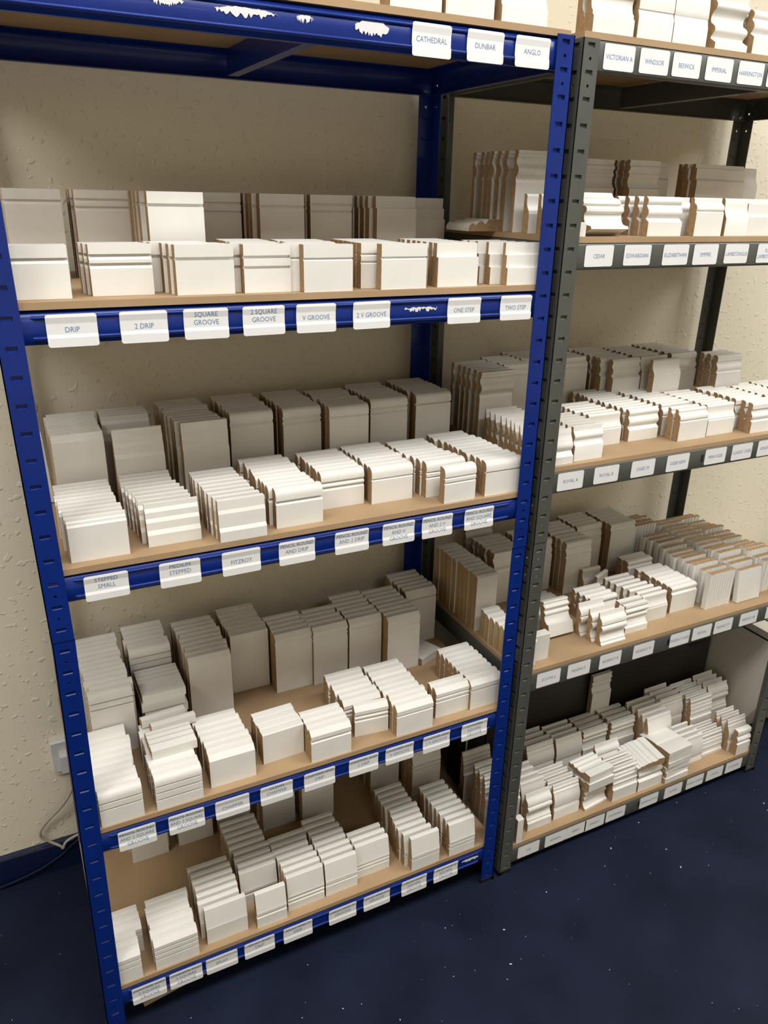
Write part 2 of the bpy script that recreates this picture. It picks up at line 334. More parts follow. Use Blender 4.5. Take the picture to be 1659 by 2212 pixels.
# torn label remains on the blue beams
def residue(k, x0, x1, za, zb, seed):
    rr = random.Random(seed); n = 30; top = []; bot = []
    for i in range(n + 1):
        u = x0 + (x1 - x0) * i / n; e = min(1, 3.2 * min(i, n - i) / n + 0.25)
        top.append((u, za - (1 - e) * (za - zb) * 0.4 - rr.uniform(0, 0.0018))); bot.append((u, zb + (1 - e) * (za - zb) * 0.4 + rr.uniform(0, 0.0065)))
    mb = MB(); mb.v = [(u, 0.0022, BZ[k] + z) for u, z in top + bot] + [(u, 0.0014, BZ[k] + z) for u, z in top + bot]; q = n + 1; t = 2 * q
    for i in range(n):
        for f in ((i, i + 1, q + i + 1, q + i), (t + i, t + q + i, t + q + i + 1, t + i + 1), (i, t + i, t + i + 1, i + 1), (q + i, q + i + 1, t + q + i + 1, t + q + i)): mb.f.append(f); mb.m.append(0)
    o = mb.build('label_remnant', RES, bbeams[k]); o['label'] = 'torn white label remnant'
residue(0, 0.242, 0.285, -0.012, -0.024, 1); residue(0, 0.325, 0.410, -0.014, -0.027, 2); residue(0, 0.437, 0.462, -0.014, -0.025, 3)
residue(0, 0.525, 0.578, -0.011, -0.031, 4); residue(1, 0.617, 0.678, -0.018, -0.027, 5); residue(4, 0.815, 0.862, -0.016, -0.027, 6)

for k in (2, 3, 4):                                                    # punched joint slot in the grey front beams
    m = MB(); m.box(1.3775, 1.3825, 0.0012, 0.0024, GZ[k] - 0.030, GZ[k] - 0.014); m.build('joint_slot', BLACKP, gbeams[k])
# ------------------------------------------------------------------ moulding profiles: contour (depth from back, distance below top) in mm for an 18 mm board
def bul(d0, z0, d1, z1, b, n=5):
    dx, dz = d1 - d0, z1 - z0; L = math.hypot(dx, dz); px, pz = dz / L, -dx / L
    return [(d0 + dx * i / n + px * b * math.sin(math.pi * i / n), z0 + dz * i / n + pz * b * math.sin(math.pi * i / n)) for i in range(n + 1)]
def sq(z, wd=3.4, dep=4.6): return [(18, z), (18 - dep, z), (18 - dep, z + wd), (18, z + wd)]
def drip(z): return [(18, z), (13.6, z + 0.4), (13.6, z + 2.6), (18, z + 7.5)]
def vg(z): return [(18, z), (14.8, z + 2.4), (18, z + 4.8)]
pr = bul(7, 0, 18, 11.5, 3.1, 6); ch = [(9, 0), (18, 9.5)]; c2 = [(16, 0), (18, 2)]; sp = [(5, 0), (8, 0.3), (9.3, 1.8), (17, 43), (18, 46)]
PROF = {
 'drip': [(18, 0)] + drip(16), 'drip2': [(18, 0)] + drip(13) + drip(25), 'square': [(18, 0)] + sq(17, 4.5), 'square2': [(18, 0)] + sq(16, 4) + sq(31, 4), 'vee': [(18, 0)] + vg(19), 'vee2': [(18, 0)] + vg(15) + vg(27),
 'onestep': [(12, 0), (12, 22), (18, 22)], 'twostep': [(8, 0), (8, 20), (13, 20), (13, 41), (18, 41)],
 'plain': [(17, 0), (18, 1)], 'plain_bevel': [(12.5, 0), (18, 4)],
 'stepsmall': [(9, 0), (9.6, 4.5), (13, 6), (13.4, 10), (18, 12)], 'stepmed': [(5, 0), (5.6, 8), (9.3, 14), (9.8, 24), (13.3, 30), (13.8, 43), (18, 50)], 'fitz': [(10, 0), (11, 16), (13.5, 22), (14, 46), (18, 52)],
 'pr_drip': pr + drip(20), 'pr_drip2': pr + drip(17) + drip(27), 'pr_vee': pr + vg(20), 'pr_vee2': pr + vg(18) + vg(28), 'pr_sq': pr + sq(20), 'pr_sq2': pr + sq(19) + sq(33), 'pr_sq3': pr + sq(17) + sq(31) + sq(46),
 'ch': ch, 'ch2': c2, 'ch_drip': ch + drip(18), 'ch_drip2': ch + drip(17) + drip(27), 'ch_vee': ch + vg(19), 'ch_vee2': ch + vg(17) + vg(27), 'ch_sq': ch + sq(20), 'ch_sq2': ch + sq(19) + sq(33), 'ch_sq3': ch + sq(17) + sq(29) + sq(42),
 'splay': sp, 'sp_drip': sp + drip(52), 'sp_drip2': sp + drip(49) + drip(59), 'sp_vee': sp + vg(54), 'sp_vee2': sp + vg(50) + vg(60), 'sp_sq': sp + sq(54), 'sp_sq2': sp + sq(51) + sq(62),
 'royal': [(7, 0), (8, 9), (9.5, 10)] + bul(10, 12, 12, 27, 3.5) + bul(12, 29, 17, 37, -1.2, 4) + [(18, 39)],
 'sweep': bul(6, 0, 9, 7, 1.6, 4) + bul(9, 9, 16.5, 30, -2.6, 6) + [(16.5, 33), (18, 34.5)],
 'torus': bul(6, 0, 9.5, 15, 4.2, 6) + bul(9.8, 17, 10.5, 38, 5.2, 7) + [(10.5, 39), (18, 45)],
 'ogee': bul(6, 0, 9, 7, 1.8, 4) + [(10, 8)] + bul(10.5, 10, 17.5, 20, 2.0, 5) + bul(17.5, 20, 15.5, 25, 0.8, 3) + [(18, 27)],
 'classic': bul(8, 0, 13, 9, 2.4, 5) + [(13.5, 12)] + bul(13.5, 14, 12, 22, -1.5, 4) + bul(12, 23, 14, 40, 3.8, 6) + [(15, 42), (18, 43)],
 'crown': [(12.5, 0), (13, 5), (11, 7), (11.5, 11), (9.5, 13)] + bul(8.6, 15, 8.2, 22, -0.8, 3) + bul(8.2, 23, 8.8, 48, 7.6, 8) + [(8.2, 51), (9.4, 53), (9.8, 56), (10.6, 57)],
 'regal': [(11, 0), (11.5, 5), (9.8, 7)] + bul(9.8, 9, 9.4, 22, 4.2, 6) + bul(9.2, 24, 9.5, 36, 3.2, 5) + bul(9.5, 37, 13, 52, -1.5, 4) + [(13.5, 54), (18, 56)],
 'point': [(2, 0), (3, 5)] + bul(3.5, 6, 9, 22, -1.2, 5) + bul(9.5, 24, 10, 44, 4.2, 6) + [(9.5, 45), (14, 52), (18, 54)],
 'bead': bul(6.5, 0, 14, 12, 5.2, 7) + [(13.5, 14), (15, 16), (18, 18)],
 'regency': [(2.5, 0), (4, 9)] + bul(5, 11, 13, 28, 2.5, 5) + bul(10, 30, 15, 44, 3.2, 5) + bul(11.5, 46, 12, 66, -1.6, 5) + [(15, 70), (15, 74), (18, 78)],
 'double': [(9, 0), (9.5, 30)] + bul(9, 32, 8, 50, 4.5, 6) + bul(7, 52, 6.5, 66, -1.5, 4) + bul(7, 67, 9.5, 88, 6.5, 7) + [(9.5, 89), (9, 91), (18, 99)],
 'swan': bul(4, 0, 6, 5, 1, 3) + bul(6, 7, 16, 62, 3.4, 8) + [(15, 64), (17, 74), (18, 76)],
 'swan2': [(3, 0), (4.5, 8), (6, 9), (6.5, 17), (9, 19)] + bul(9, 21, 16, 60, 3, 6) + [(14.5, 62), (17.5, 70), (18, 72)],
 'multi': [(4, 0), (5, 7), (7.5, 9), (8, 16)] + bul(7, 18, 10, 28, 1.8, 4) + [(12.5, 31), (12.5, 42), (15, 46), (13, 48), (14, 60), (18, 64)],
 'lamb': bul(5, 0, 8, 6, 1.5, 3) + bul(9, 8, 17, 36, -2.4, 6) + [(18, 38)],
 'gentle': [(8, 0), (9, 8), (13, 9), (13.5, 30), (18, 34)],
}
cache = {}
def piece_mesh(prof, h, t, L, end=None):
    key = (prof, h, t, L, end)
    if key in cache: return cache[key]
    c = [(d * t / 0.018 / 1000.0, h - z / 1000.0) for d, z in PROF[prof] if z / 1000.0 < h - 0.004]
    out = []
    for p in c:
        if not out or math.hypot(p[0] - out[-1][0], p[1] - out[-1][1]) > 1e-5: out.append(p)
    if out[-1][0] < t * 0.985 and prof != 'crown': out.append((t, out[-1][1] - 0.003))
    out.append((out[-1][0], 0.0))
    mb = MB(); poly = [(0.0, 0.0), (0.0, h)] + out; pr_ = [(t - d, z) for d, z in poly]
    n = len(pr_)
    mb.add([(0, a, b) for a, b in pr_] + [(L, a, b) for a, b in pr_], [])
    for i in range(n):
        mb.f.append((i, (i + 1) % n, n + (i + 1) % n, n + i)); mb.m.append(1 if i == 0 else 0)
    mb.f.append(tuple(reversed(range(n)))); mb.m.append(1); mb.f.append(tuple(range(n, 2 * n))); mb.m.append(1)
    nm = look(prof)[0]
    me = mb.mesh('moulding', [WHITE, end or MDF], smooth=25 if nm == 'round_edge_sample' else (34 if nm == 'ogee_sample' else 5))
    cache[key] = me; return me
ORD = 'front second third fourth fifth sixth seventh eighth ninth tenth eleventh twelfth thirteenth fourteenth fifteenth'.split()
SHELF = {'S1': "blue rack's top shelf", 'S2': "blue rack's second shelf", 'S3': "blue rack's middle shelf", 'S4': "blue rack's fourth shelf", 'S5': "blue rack's bottom shelf",
         'G1': "grey rack's top shelf", 'G2': "grey rack's second shelf", 'G3': "grey rack's middle shelf", 'G4': "grey rack's fourth shelf", 'G5': "grey rack's bottom shelf"}
LOOK = {'drip': ('drip_groove_sample', 'drip-grooved'), 'square': ('square_groove_sample', 'square-grooved'), 'vee': ('vee_groove_sample', 'vee-grooved'), 'onestep': ('stepped_sample', 'stepped'), 'twostep': ('stepped_sample', 'stepped'), 'step': ('stepped_sample', 'stepped'), 'fitz': ('stepped_sample', 'stepped'),
        'pr': ('round_edge_sample', 'round-edged'), 'ch': ('chamfered_sample', 'chamfered'), 'sp': ('splayed_sample', 'splayed'), 'plain': ('plain_sample', 'plain')}
def look(prof):
    for k in ('drip', 'square', 'vee', 'onestep', 'twostep', 'step', 'fitz', 'pr_', 'ch', 'sp', 'plain'):
        if prof.startswith(k): return LOOK[k.rstrip('_')]
    return ('ogee_sample', 'curved')
NROW = {}; PENDING = []
def row(s, size, x, y, n, h, prof, t=0.018, L=0.086, pitch=None, dx=None, ys=None, lean=0.0, rz=0.0, end=None, jit=1.0, dz=0.0):
    """a row of pieces standing one behind the other, the first nearest the viewer"""
    pitch = pitch or t + 0.0008
    me = piece_mesh(prof, h, t, L, end)
    nm, adj = look(prof)
    rr = random.Random(hash((s, size, round(x * 1000), round(y * 1000))) & 0xffff if False else int(x * 7919 + y * 104729 + ord(s[0]) * 31 + int(s[1]) * 17))
    objs = []; off = 0.0
    for i in range(n):
        yy = ys[i] if ys else y + i * pitch; lz = t * math.sin(R(lean))
        ddx = (dx[i] if i < len(dx) else dx[-1]) if dx else 0.0
        j = rr.uniform(-0.0018, 0.0018) * jit if i else 0.0
        if rr.random() < 0.16 and i: j += rr.choice((-1, 1)) * 0.0035 * jit
        o = obj(nm, me, None, (x + ddx + j, yy, ZS[s] + dz), (R(-lean), 0, R(rz + rr.uniform(-0.18, 0.18) * jit)))
        objs.append(o)
    PENDING.append((s, size, x, y, adj, objs))
    return objs

# ---------------- blue rack
row('S1', 'tall', 0.588, 0.02, 2, 0.146, 'plain'); row('S1', 'tall', 0.681, 0.02, 2, 0.146, 'plain'); row('S1', 'tall', 0.781, 0.02, 2, 0.102, 'regency', L=0.087)
row('S2', 'short', 0.024, 0.03, 2, 0.07, 'drip'); row('S2', 'short', 0.139, 0.045, 3, 0.07, 'drip2', dx=[0, -0.005, -0.010])
row('S2', 'short', 0.253, 0.022, 5, 0.07, 'square', dx=[0, -0.005, -0.008, -0.022, -0.027]); row('S2', 'short', 0.354, 0.022, 8, 0.07, 'square2', L=0.074, dx=[0, -0.013, -0.006, -0.002])
row('S2', 'short', 0.443, 0.006, 8, 0.07, 'vee', L=0.082, dx=[0, -0.016, -0.020, -0.008, -0.004]); row('S2', 'short', 0.551, 0.032, 7, 0.07, 'vee2', L=0.080)
row('S2', 'short', 0.575, 0.006, 1, 0.07, 'vee', L=0.083); row('S2', 'short', 0.684, 0.014, 8, 0.07, 'onestep', L=0.079)
row('S2', 'short', 0.820, 0.008, 5, 0.07, 'twostep', L=0.080, ys=[0.008, 0.030, 0.052, 0.071, 0.09], dx=[0, -0.020, -0.030, -0.034, -0.038])
row('S2', 'tall', 0.050, 0.30, 3, 0.140, 'drip'); row('S2', 'tall', 0.156, 0.30, 3, 0.140, 'drip2', dx=[0, -0.004, -0.007]); row('S2', 'tall', 0.243, 0.14, 1, 0.140, 'square')
row('S2', 'tall', 0.248, 0.23, 4, 0.140, 'square', dx=[0, -0.004]); row('S2', 'tall', 0.366, 0.35, 3, 0.140, 'square2'); row('S2', 'tall', 0.472, 0.30, 4, 0.140, 'vee', dx=[0, -0.004, -0.009, -0.012])
row('S2', 'tall', 0.578, 0.32, 3, 0.140, 'vee2'); row('S2', 'tall', 0.704, 0.29, 5, 0.140, 'onestep', dx=[0, -0.006, -0.010, -0.013, -0.016]); row('S2', 'tall', 0.806, 0.35, 3, 0.138, 'twostep')

row('S3', 'short', 0.059, 0.022, 10, 0.070, 'stepsmall', t=0.0165, L=0.088, dx=[0, 0, -0.002, -0.004, -0.005]); row('S3', 'short', 0.178, 0.033, 9, 0.070, 'stepmed', L=0.086, dx=[0, -0.006, -0.006, -0.010, -0.012, -0.013, -0.016])
row('S3', 'short', 0.288, 0.004, 9, 0.070, 'fitz', L=0.080, dx=[0, -0.003, -0.004, -0.006, -0.007, -0.008]); row('S3', 'short', 0.391, 0.022, 10, 0.070, 'pr_drip', dx=[0, -0.006, -0.008, -0.008, -0.010])
row('S3', 'short', 0.494, 0.072, 7, 0.070, 'pr_drip2'); row('S3', 'short', 0.590, 0.060, 8, 0.070, 'pr_vee'); row('S3', 'short', 0.716, 0.008, 1, 0.070, 'pr_vee2', L=0.070, rz=1.5)
row('S3', 'short', 0.700, 0.050, 8, 0.070, 'pr_vee2', dx=[0, -0.004, -0.008, -0.012, -0.015]); row('S3', 'short', 0.808, 0.010, 11, 0.070, 'pr_sq', dx=[0, -0.003, -0.003, -0.004, -0.004, -0.005, -0.005, -0.005, -0.005, -0.015])
row('S3', 'tall', 0.064, 0.222, 9, 0.146, 'stepsmall', t=0.0165, L=0.085); row('S3', 'tall', 0.163, 0.213, 1, 0.146, 'stepmed'); row('S3', 'tall', 0.158, 0.308, 4, 0.146, 'stepmed')
row('S3', 'tall', 0.283, 0.218, 10, 0.146, 'fitz', dx=[0, -0.005, -0.008, -0.010, -0.012]); row('S3', 'tall', 0.383, 0.256, 8, 0.146, 'pr_drip'); row('S3', 'tall', 0.488, 0.252, 8, 0.146, 'pr_drip2', L=0.080)
row('S3', 'tall', 0.577, 0.230, 8, 0.146, 'pr_vee'); row('S3', 'tall', 0.679, 0.254, 8, 0.146, 'pr_vee2'); row('S3', 'tall', 0.788, 0.258, 8, 0.146, 'pr_sq')

row('S4', 'short', 0.045, 0.006, 10, 0.070, 'pr_sq2', L=0.074); row('S4', 'short', 0.141, 0.006, 9, 0.070, 'pr_sq3', L=0.085); row('S4', 'short', 0.244, 0.021, 7, 0.070, 'ch', L=0.088)
row('S4', 'short', 0.354, 0.042, 4, 0.070, 'ch2', rz=2.0, jit=0.5); row('S4', 'short', 0.441, 0.007, 4, 0.070, 'ch_drip'); row('S4', 'short', 0.551, 0.043, 1, 0.070, 'ch_drip2', L=0.074, rz=-6)
row('S4', 'short', 0.538, 0.070, 6, 0.070, 'ch_drip2'); row('S4', 'short', 0.630, 0.007, 9, 0.070, 'ch_vee'); row('S4', 'short', 0.734, 0.026, 2, 0.070, 'ch_vee2', L=0.083); row('S4', 'short', 0.818, 0.020, 8, 0.070, 'ch_sq', L=0.082)
row('S4', 'tall', 0.061, 0.198, 12, 0.146, 'pr_sq2', L=0.082); row('S4', 'tall', 0.158, 0.325, 6, 0.146, 'pr_sq3', L=0.086); row('S4', 'tall', 0.263, 0.243, 9, 0.146, 'ch', L=0.090)
row('S4', 'tall', 0.367, 0.297, 7, 0.146, 'ch2'); row('S4', 'tall', 0.456, 0.256, 5, 0.146, 'ch_drip'); row('S4', 'tall', 0.543, 0.250, 5, 0.146, 'ch_drip2', L=0.084); row('S4', 'tall', 0.631, 0.250, 7, 0.146, 'ch_vee', L=0.082); row('S4', 'tall', 0.716, 0.222, 8, 0.146, 'ch_vee2', L=0.084)
row('S4', 'tall', 0.812, 0.315, 6, 0.146, 'ch_sq', L=0.085)

row('S5', 'short', 0.007, 0.006, 3, 0.070, 'ch_sq2', L=0.072); row('S5', 'short', 0.012, 0.064, 3, 0.070, 'ch_sq2', L=0.080); row('S5', 'short', 0.105, 0.007, 6, 0.070, 'ch_sq3'); row('S5', 'short', 0.211, 0.020, 7, 0.086, 'splay', dx=[0, -0.004, -0.005])
row('S5', 'short', 0.315, 0.012, 1, 0.086, 'sp_drip', L=0.066); row('S5', 'short', 0.301, 0.078, 9, 0.086, 'sp_drip', L=0.082); row('S5', 'short', 0.388, 0.024, 7, 0.086, 'sp_drip2', L=0.084); row('S5', 'short', 0.476, 0.025, 8, 0.086, 'sp_vee', L=0.076)
row('S5', 'short', 0.556, 0.039, 3, 0.086, 'sp_vee2', L=0.083); row('S5', 'short', 0.680, 0.006, 10, 0.086, 'sp_sq', L=0.073, dx=[0, -0.008, -0.010]); row('S5', 'short', 0.780, 0.006, 8, 0.086, 'sp_sq2', L=0.070, dx=[0, -0.003])
for x, y, n, p in ((0.110, 0.300, 3, 'ch_sq3'), (0.217, 0.306, 3, 'splay'), (0.312, 0.315, 3, 'sp_drip'), (0.412, 0.266, 3, 'sp_drip2'), (0.506, 0.247, 3, 'sp_vee'), (0.702, 0.272, 4, 'sp_vee2'), (0.793, 0.215, 4, 'sp_sq2')):
    row('S5', 'tall', x, y, n, 0.146, p, L=0.082)

# ---------------- grey rack
row('G1', 'tall', 0.960, 0.02, 2, 0.104, 'regency', L=0.088, t=0.022); row('G1', 'tall', 1.056, 0.02, 2, 0.106, 'swan2', L=0.079); row('G1', 'tall', 1.137, 0.02, 2, 0.108, 'swan', L=0.080); row('G1', 'tall', 1.240, 0.02, 2, 0.112, 'double', L=0.082, t=0.026); row('G1', 'short', 1.335, 0.02, 2, 0.075, 'torus', t=0.022); row('G1', 'short', 1.435, 0.02, 2, 0.075, 'torus', t=0.022)
row('G2', 'short', 0.945, 0.086, 2, 0.070, 'sweep', ys=[0.086, 0.128]); row('G2', 'short', 1.141, 0.020, 4, 0.070, 'torus', t=0.02, ys=[0.020, 0.045, 0.070, 0.098]); row('G2', 'short', 1.236, 0.055, 2, 0.070, 'royal', L=0.05)
row('G2', 'short', 1.262, 0.020, 1, 0.070, 'ogee', L=0.074, t=0.02); row('G2', 'short', 1.348, 0.022, 2, 0.070, 'lamb', L=0.064); row('G2', 'short', 1.413, 0.024, 2, 0.070, 'gentle', L=0.068); row('G2', 'short', 1.487, 0.022, 3, 0.070, 'lamb', L=0.080)
row('G2', 'tall', 0.940, 0.150, 7, 0.146, 'crown', ys=[0.165, 0.205, 0.224, 0.243, 0.262, 0.281, 0.310]); row('G2', 'tall', 1.166, 0.25, 3, 0.142, 'regal'); row('G2', 'tall', 1.268, 0.22, 3, 0.142, 'regal', L=0.086); row('G2', 'tall', 1.357, 0.26, 2, 0.140, 'gentle', L=0.060)
row('G2', 'tall', 1.446, 0.205, 3, 0.140, 'gentle', L=0.090, dx=[0, -0.004]); row('G2', 'tall', 1.540, 0.225, 3, 0.140, 'gentle', L=0.080); row('G2', 'tall', 1.622, 0.25, 2, 0.138, 'lamb', L=0.072)

row('G3', 'short', 0.938, 0.012, 11, 0.070, 'point', L=0.081, dx=[0, 0, 0.001]); row('G3', 'short', 1.026, 0.018, 6, 0.070, 'royal', L=0.074); row('G3', 'short', 1.118, 0.082, 6, 0.070, 'sweep', L=0.088, dx=[0, -0.004, -0.006])
row('G3', 'short', 1.231, 0.083, 11, 0.070, 'torus', t=0.0175, dx=[0, -0.003, -0.004]); row('G3', 'short', 1.336, 0.040, 10, 0.070, 'ogee', ys=[0.040, 0.060, 0.092] + [0.111 + 0.0188 * i for i in range(7)]); row('G3', 'short', 1.431, 0.046, 8, 0.070, 'sweep')
row('G3', 'short', 1.546, 0.022, 9, 0.070, 'classic', ys=[0.022, 0.046, 0.070] + [0.090 + 0.0188 * i for i in range(6)]); row('G3', 'short', 1.645, 0.030, 9, 0.070, 'torus', L=0.080); row('G3', 'short', 1.735, 0.030, 9, 0.070, 'ogee', L=0.080)
row('G3', 'tall', 0.936, 0.232, 6, 0.146, 'crown', ys=[0.232, 0.256, 0.276, 0.296, 0.315, 0.345]); row('G3', 'tall', 1.030, 0.280, 5, 0.146, 'ogee', L=0.078, ys=[0.280, 0.302, 0.325, 0.348, 0.370]); row('G3', 'tall', 1.112, 0.330, 5, 0.146, 'torus', L=0.084); row('G3', 'tall', 1.199, 0.300, 5, 0.146, 'ogee', L=0.084)
row('G3', 'tall', 1.312, 0.240, 8, 0.146, 'torus', ys=[0.240, 0.268, 0.287, 0.306, 0.330, 0.350, 0.370, 0.390], dx=[0, -0.012, -0.012, -0.012, -0.010]); row('G3', 'tall', 1.402, 0.200, 8, 0.146, 'sweep', ys=[0.200, 0.240, 0.27, 0.29, 0.31, 0.33, 0.35, 0.37])
row('G3', 'tall', 1.510, 0.252, 7, 0.146, 'classic', ys=[0.252, 0.276, 0.300, 0.320, 0.340, 0.360, 0.380]); row('G3', 'tall', 1.600, 0.188, 3, 0.146, 'classic', ys=[0.188, 0.210, 0.232])

row('G4', 'tall', 0.938, 0.200, 10, 0.146, 'plain_bevel', L=0.058, t=0.0185, end=PINE); row('G4', 'short', 0.940, 0.020, 8, 0.070, 'ch', L=0.046, t=0.0195, end=PINE); row('G4', 'short', 0.989, 0.030, 1, 0.066, 'plain', L=0.040, t=0.02)
row('G4', 'tall', 1.046, 0.285, 6, 0.146, 'crown', L=0.086); row('G4', 'tall', 1.050, 0.425, 1, 0.160, 'torus', L=0.084); row('G4', 'tall', 1.156, 0.305, 5, 0.146, 'classic', L=0.086)
row('G4', 'tall', 1.255, 0.262, 7, 0.146, 'classic', L=0.082, ys=[0.262, 0.286, 0.305, 0.330, 0.349, 0.368, 0.387], rz=-1.0, jit=0.4); row('G4', 'tall', 1.447, 0.312, 6, 0.146, 'bead', L=0.088); row('G4', 'tall', 1.350, 0.335, 5, 0.146, 'classic', L=0.086)
row('G4', 'short', 1.174, 0.016, 3, 0.080, 'regency', L=0.075, t=0.022, ys=[0.016, 0.040, 0.072], dx=[0, -0.008, -0.016]); row('G4', 'short', 1.212, 0.100, 4, 0.070, 'torus', L=0.082); row('G4', 'short', 1.262, 0.034, 2, 0.072, 'regal', L=0.072, t=0.022)
row('G4', 'short', 1.340, 0.058, 7, 0.070, 'sweep', L=0.080, dx=[0, 0, -0.006, -0.012, -0.016, -0.020]); row('G4', 'short', 1.440, 0.066, 7, 0.070, 'bead', L=0.086); row('G4', 'short', 1.432, 0.215, 2, 0.078, 'bead', L=0.086, t=0.022)
row('G4', 'short', 1.300, 0.235, 1, 0.070, 'sweep', L=0.060); row('G4', 'short', 1.318, 0.195, 1, 0.066, 'sweep', L=0.060, rz=22)

row('G5', 'short', 0.975, 0.005, 1, 0.072, 'plain', L=0.018, t=0.018); row('G5', 'tall', 0.936, 0.060, 5, 0.146, 'multi', ys=[0.060, 0.090, 0.112, 0.134, 0.186], L=0.084, t=0.02)
row('G5', 'short', 1.024, 0.025, 1, 0.100, 'regency', L=0.074, t=0.024); row('G5', 'short', 1.026, 0.058, 4, 0.112, 'swan', L=0.072, t=0.02)
row('G5', 'short', 1.108, 0.028, 4, 0.098, 'swan2', L=0.082, t=0.02, pitch=0.021); row('G5', 'short', 1.203, 0.018, 1, 0.062, 'regal', L=0.082, t=0.022, rz=6)
row('G5', 'short', 1.291, 0.014, 3, 0.100, 'multi', L=0.084, t=0.02); row('G5', 'short', 1.380, 0.013, 2, 0.076, 'torus', L=0.086, t=0.022)
row('G5', 'short', 1.572, 0.036, 4, 0.082, 'swan', L=0.072, t=0.018); row('G5', 'short', 1.650, 0.041, 3, 0.072, 'multi', L=0.080); row('G5', 'short', 1.746, 0.005, 1, 0.080, 'classic', L=0.054, t=0.02); row('G5', 'short', 1.738, 0.030, 3, 0.098, 'swan2', L=0.072, t=0.02)
row('G5', 'tall', 1.110, 0.150, 4, 0.130, 'swan2', L=0.088, t=0.0185); row('G5', 'tall', 1.203, 0.146, 4, 0.126, 'swan', L=0.088, t=0.0185); row('G5', 'tall', 1.297, 0.148, 4, 0.122, 'regal', L=0.086, t=0.0185); row('G5', 'short', 1.300, 0.095, 1, 0.110, 'regency', L=0.082, t=0.02)
row('G5', 'tall', 1.389, 0.140, 4, 0.128, 'regal', L=0.086, t=0.0185); row('G5', 'tall', 1.482, 0.096, 5, 0.140, 'swan', L=0.088, t=0.0195); row('G5', 'tall', 1.574, 0.140, 4, 0.146, 'swan2', L=0.086, t=0.0185); row('G5', 'tall', 1.665, 0.112, 5, 0.140, 'multi', L=0.086, t=0.0185); row('G5', 'tall', 1.755, 0.130, 4, 0.146, 'regency', L=0.080, t=0.0185)
row('G5', 'tall', 1.372, 0.218, 1, 0.240, 'regal', L=0.068, t=0.017)

# reeded samples: flutes run upright, raw board shows on top
def reed_mesh(h, t, L, nf):
    key = ('reed', h, t, L, nf)
    if key in cache: return cache[key]
    fl = [(0, t), (0, 0.003), (0.004, 0.0)]; a = 0.008; st = (L - 2 * a) / nf; k = 4
    fl.append((a, 0.0))
    for i in range(nf):
        for q in range(1, k + 1): fl.append((a + st * (i + q / k), 0.0036 * math.sin(math.pi * q / k) * (1 if q < k else 0)))
    fl += [(L - 0.004, 0.0), (L, 0.003), (L, t)]
    n = len(fl); mb = MB(); mb.v = [(x, y, 0) for x, y in fl] + [(x, y, h) for x, y in fl]
    for i in range(n): mb.f.append((i, (i + 1) % n, n + (i + 1) % n, n + i)); mb.m.append(0)
    mb.f.append(tuple(reversed(range(n)))); mb.m.append(1); mb.f.append(tuple(range(n, 2 * n))); mb.m.append(1)
    me = mb.mesh('reeded', [WHITE, MDF], smooth=40); cache[key] = me; return me
def reeds(x, y, n, h, pitch, L=0.088, nf=8, t=0.016, rz=0, lean=0, size='reeded', dx=0.0):
    rr = random.Random(int(x * 5557 + y * 999)); objs = []
    hs = [h, h - 0.006, h + 0.005, h - 0.002] if n > 1 else [h]
    for i in range(n):
        me = reed_mesh(rr.choice(hs), t, L, nf)
        objs.append(obj('reeded_sample', me, None, (x + rr.uniform(-0.006, 0.006) * (n > 1) + dx * i, y + i * pitch + rr.uniform(0, pitch - t - 0.0012) * (n > 1), ZS['G4'] + t * math.sin(R(lean))), (R(-lean), 0, R(rz + rr.uniform(-0.4, 0.4)))))
    PENDING.append(('G4', size, x, y, 'fluted', objs))
reeds(1.540, 0.040, 1, 0.100, 0.02); reeds(1.548, 0.075, 10, 0.100, 0.0222, t=0.0145); reeds(1.644, 0.030, 1, 0.090, 0.02, L=0.084, nf=9, lean=6); reeds(1.648, 0.066, 14, 0.104, 0.0215, t=0.0145, L=0.084); reeds(1.745, 0.045, 15, 0.100, 0.0225, L=0.078, nf=5, t=0.0145); reeds(1.552, 0.325, 4, 0.112, 0.0235, L=0.085, nf=6)

# labels for the rows, numbered from the left within their shelf
for s in SHELF:
    for size in ('short', 'tall', 'reeded'):
        rows = sorted([r for r in PENDING if r[0] == s and r[1] == size], key=lambda r: (r[2] + 0.15 * r[3] * 0, r[3]))
        for i, (s_, sz, x, y, adj, objs) in enumerate(rows):
            rn = (['first'] + ORD[1:] + ['sixteenth', 'seventeenth', 'eighteenth', 'nineteenth', 'twentieth'])[i]
            word = {'short': 'short', 'tall': 'tall', 'reeded': 'fluted'}[sz]
            for k, o in enumerate(objs):
                if len(objs) == 1: l = f"lone white {adj} moulding, {rn} {word} row from left, {SHELF[s]}"
                elif k == 0: l = f"white {adj} moulding, frontmost of {rn} {word} row from left, {SHELF[s]}"
                else: l = f"white {adj} moulding, {(ORD + ['sixteenth', 'seventeenth'])[k]} from front, {rn} {word} row from left, {SHELF[s]}"
                tag(o, l, 'moulding', f"{word} moulding samples on the {SHELF[s].replace(chr(39) + 's', '')}")

# ---------------- loose pieces: lying flat, stacked or leaning
def loose(prof, h, t, L, M, label, end=None):
    nm, adj = look(prof)
    o = obj(nm, piece_mesh(prof, h, t, L, end)); o.matrix_world = M; tag(o, label, 'moulding'); return o
def flat(x, y, z, rz=0, tip=0):
    """on its back, decorated face up, former top edge pointing to the wall: origin at front left underside"""
    return Matrix.Translation((x, y, z)) @ Matrix.Rotation(R(rz), 4, 'Z') @ Matrix.Rotation(R(-90 + tip), 4, 'X')
def lay(prof, h, t, L, x, y, z, label, rz=0, tip=0, end=None):
    M = flat(x, y, z + t, rz, tip) ; return loose(prof, h, t, L, M, label, end)
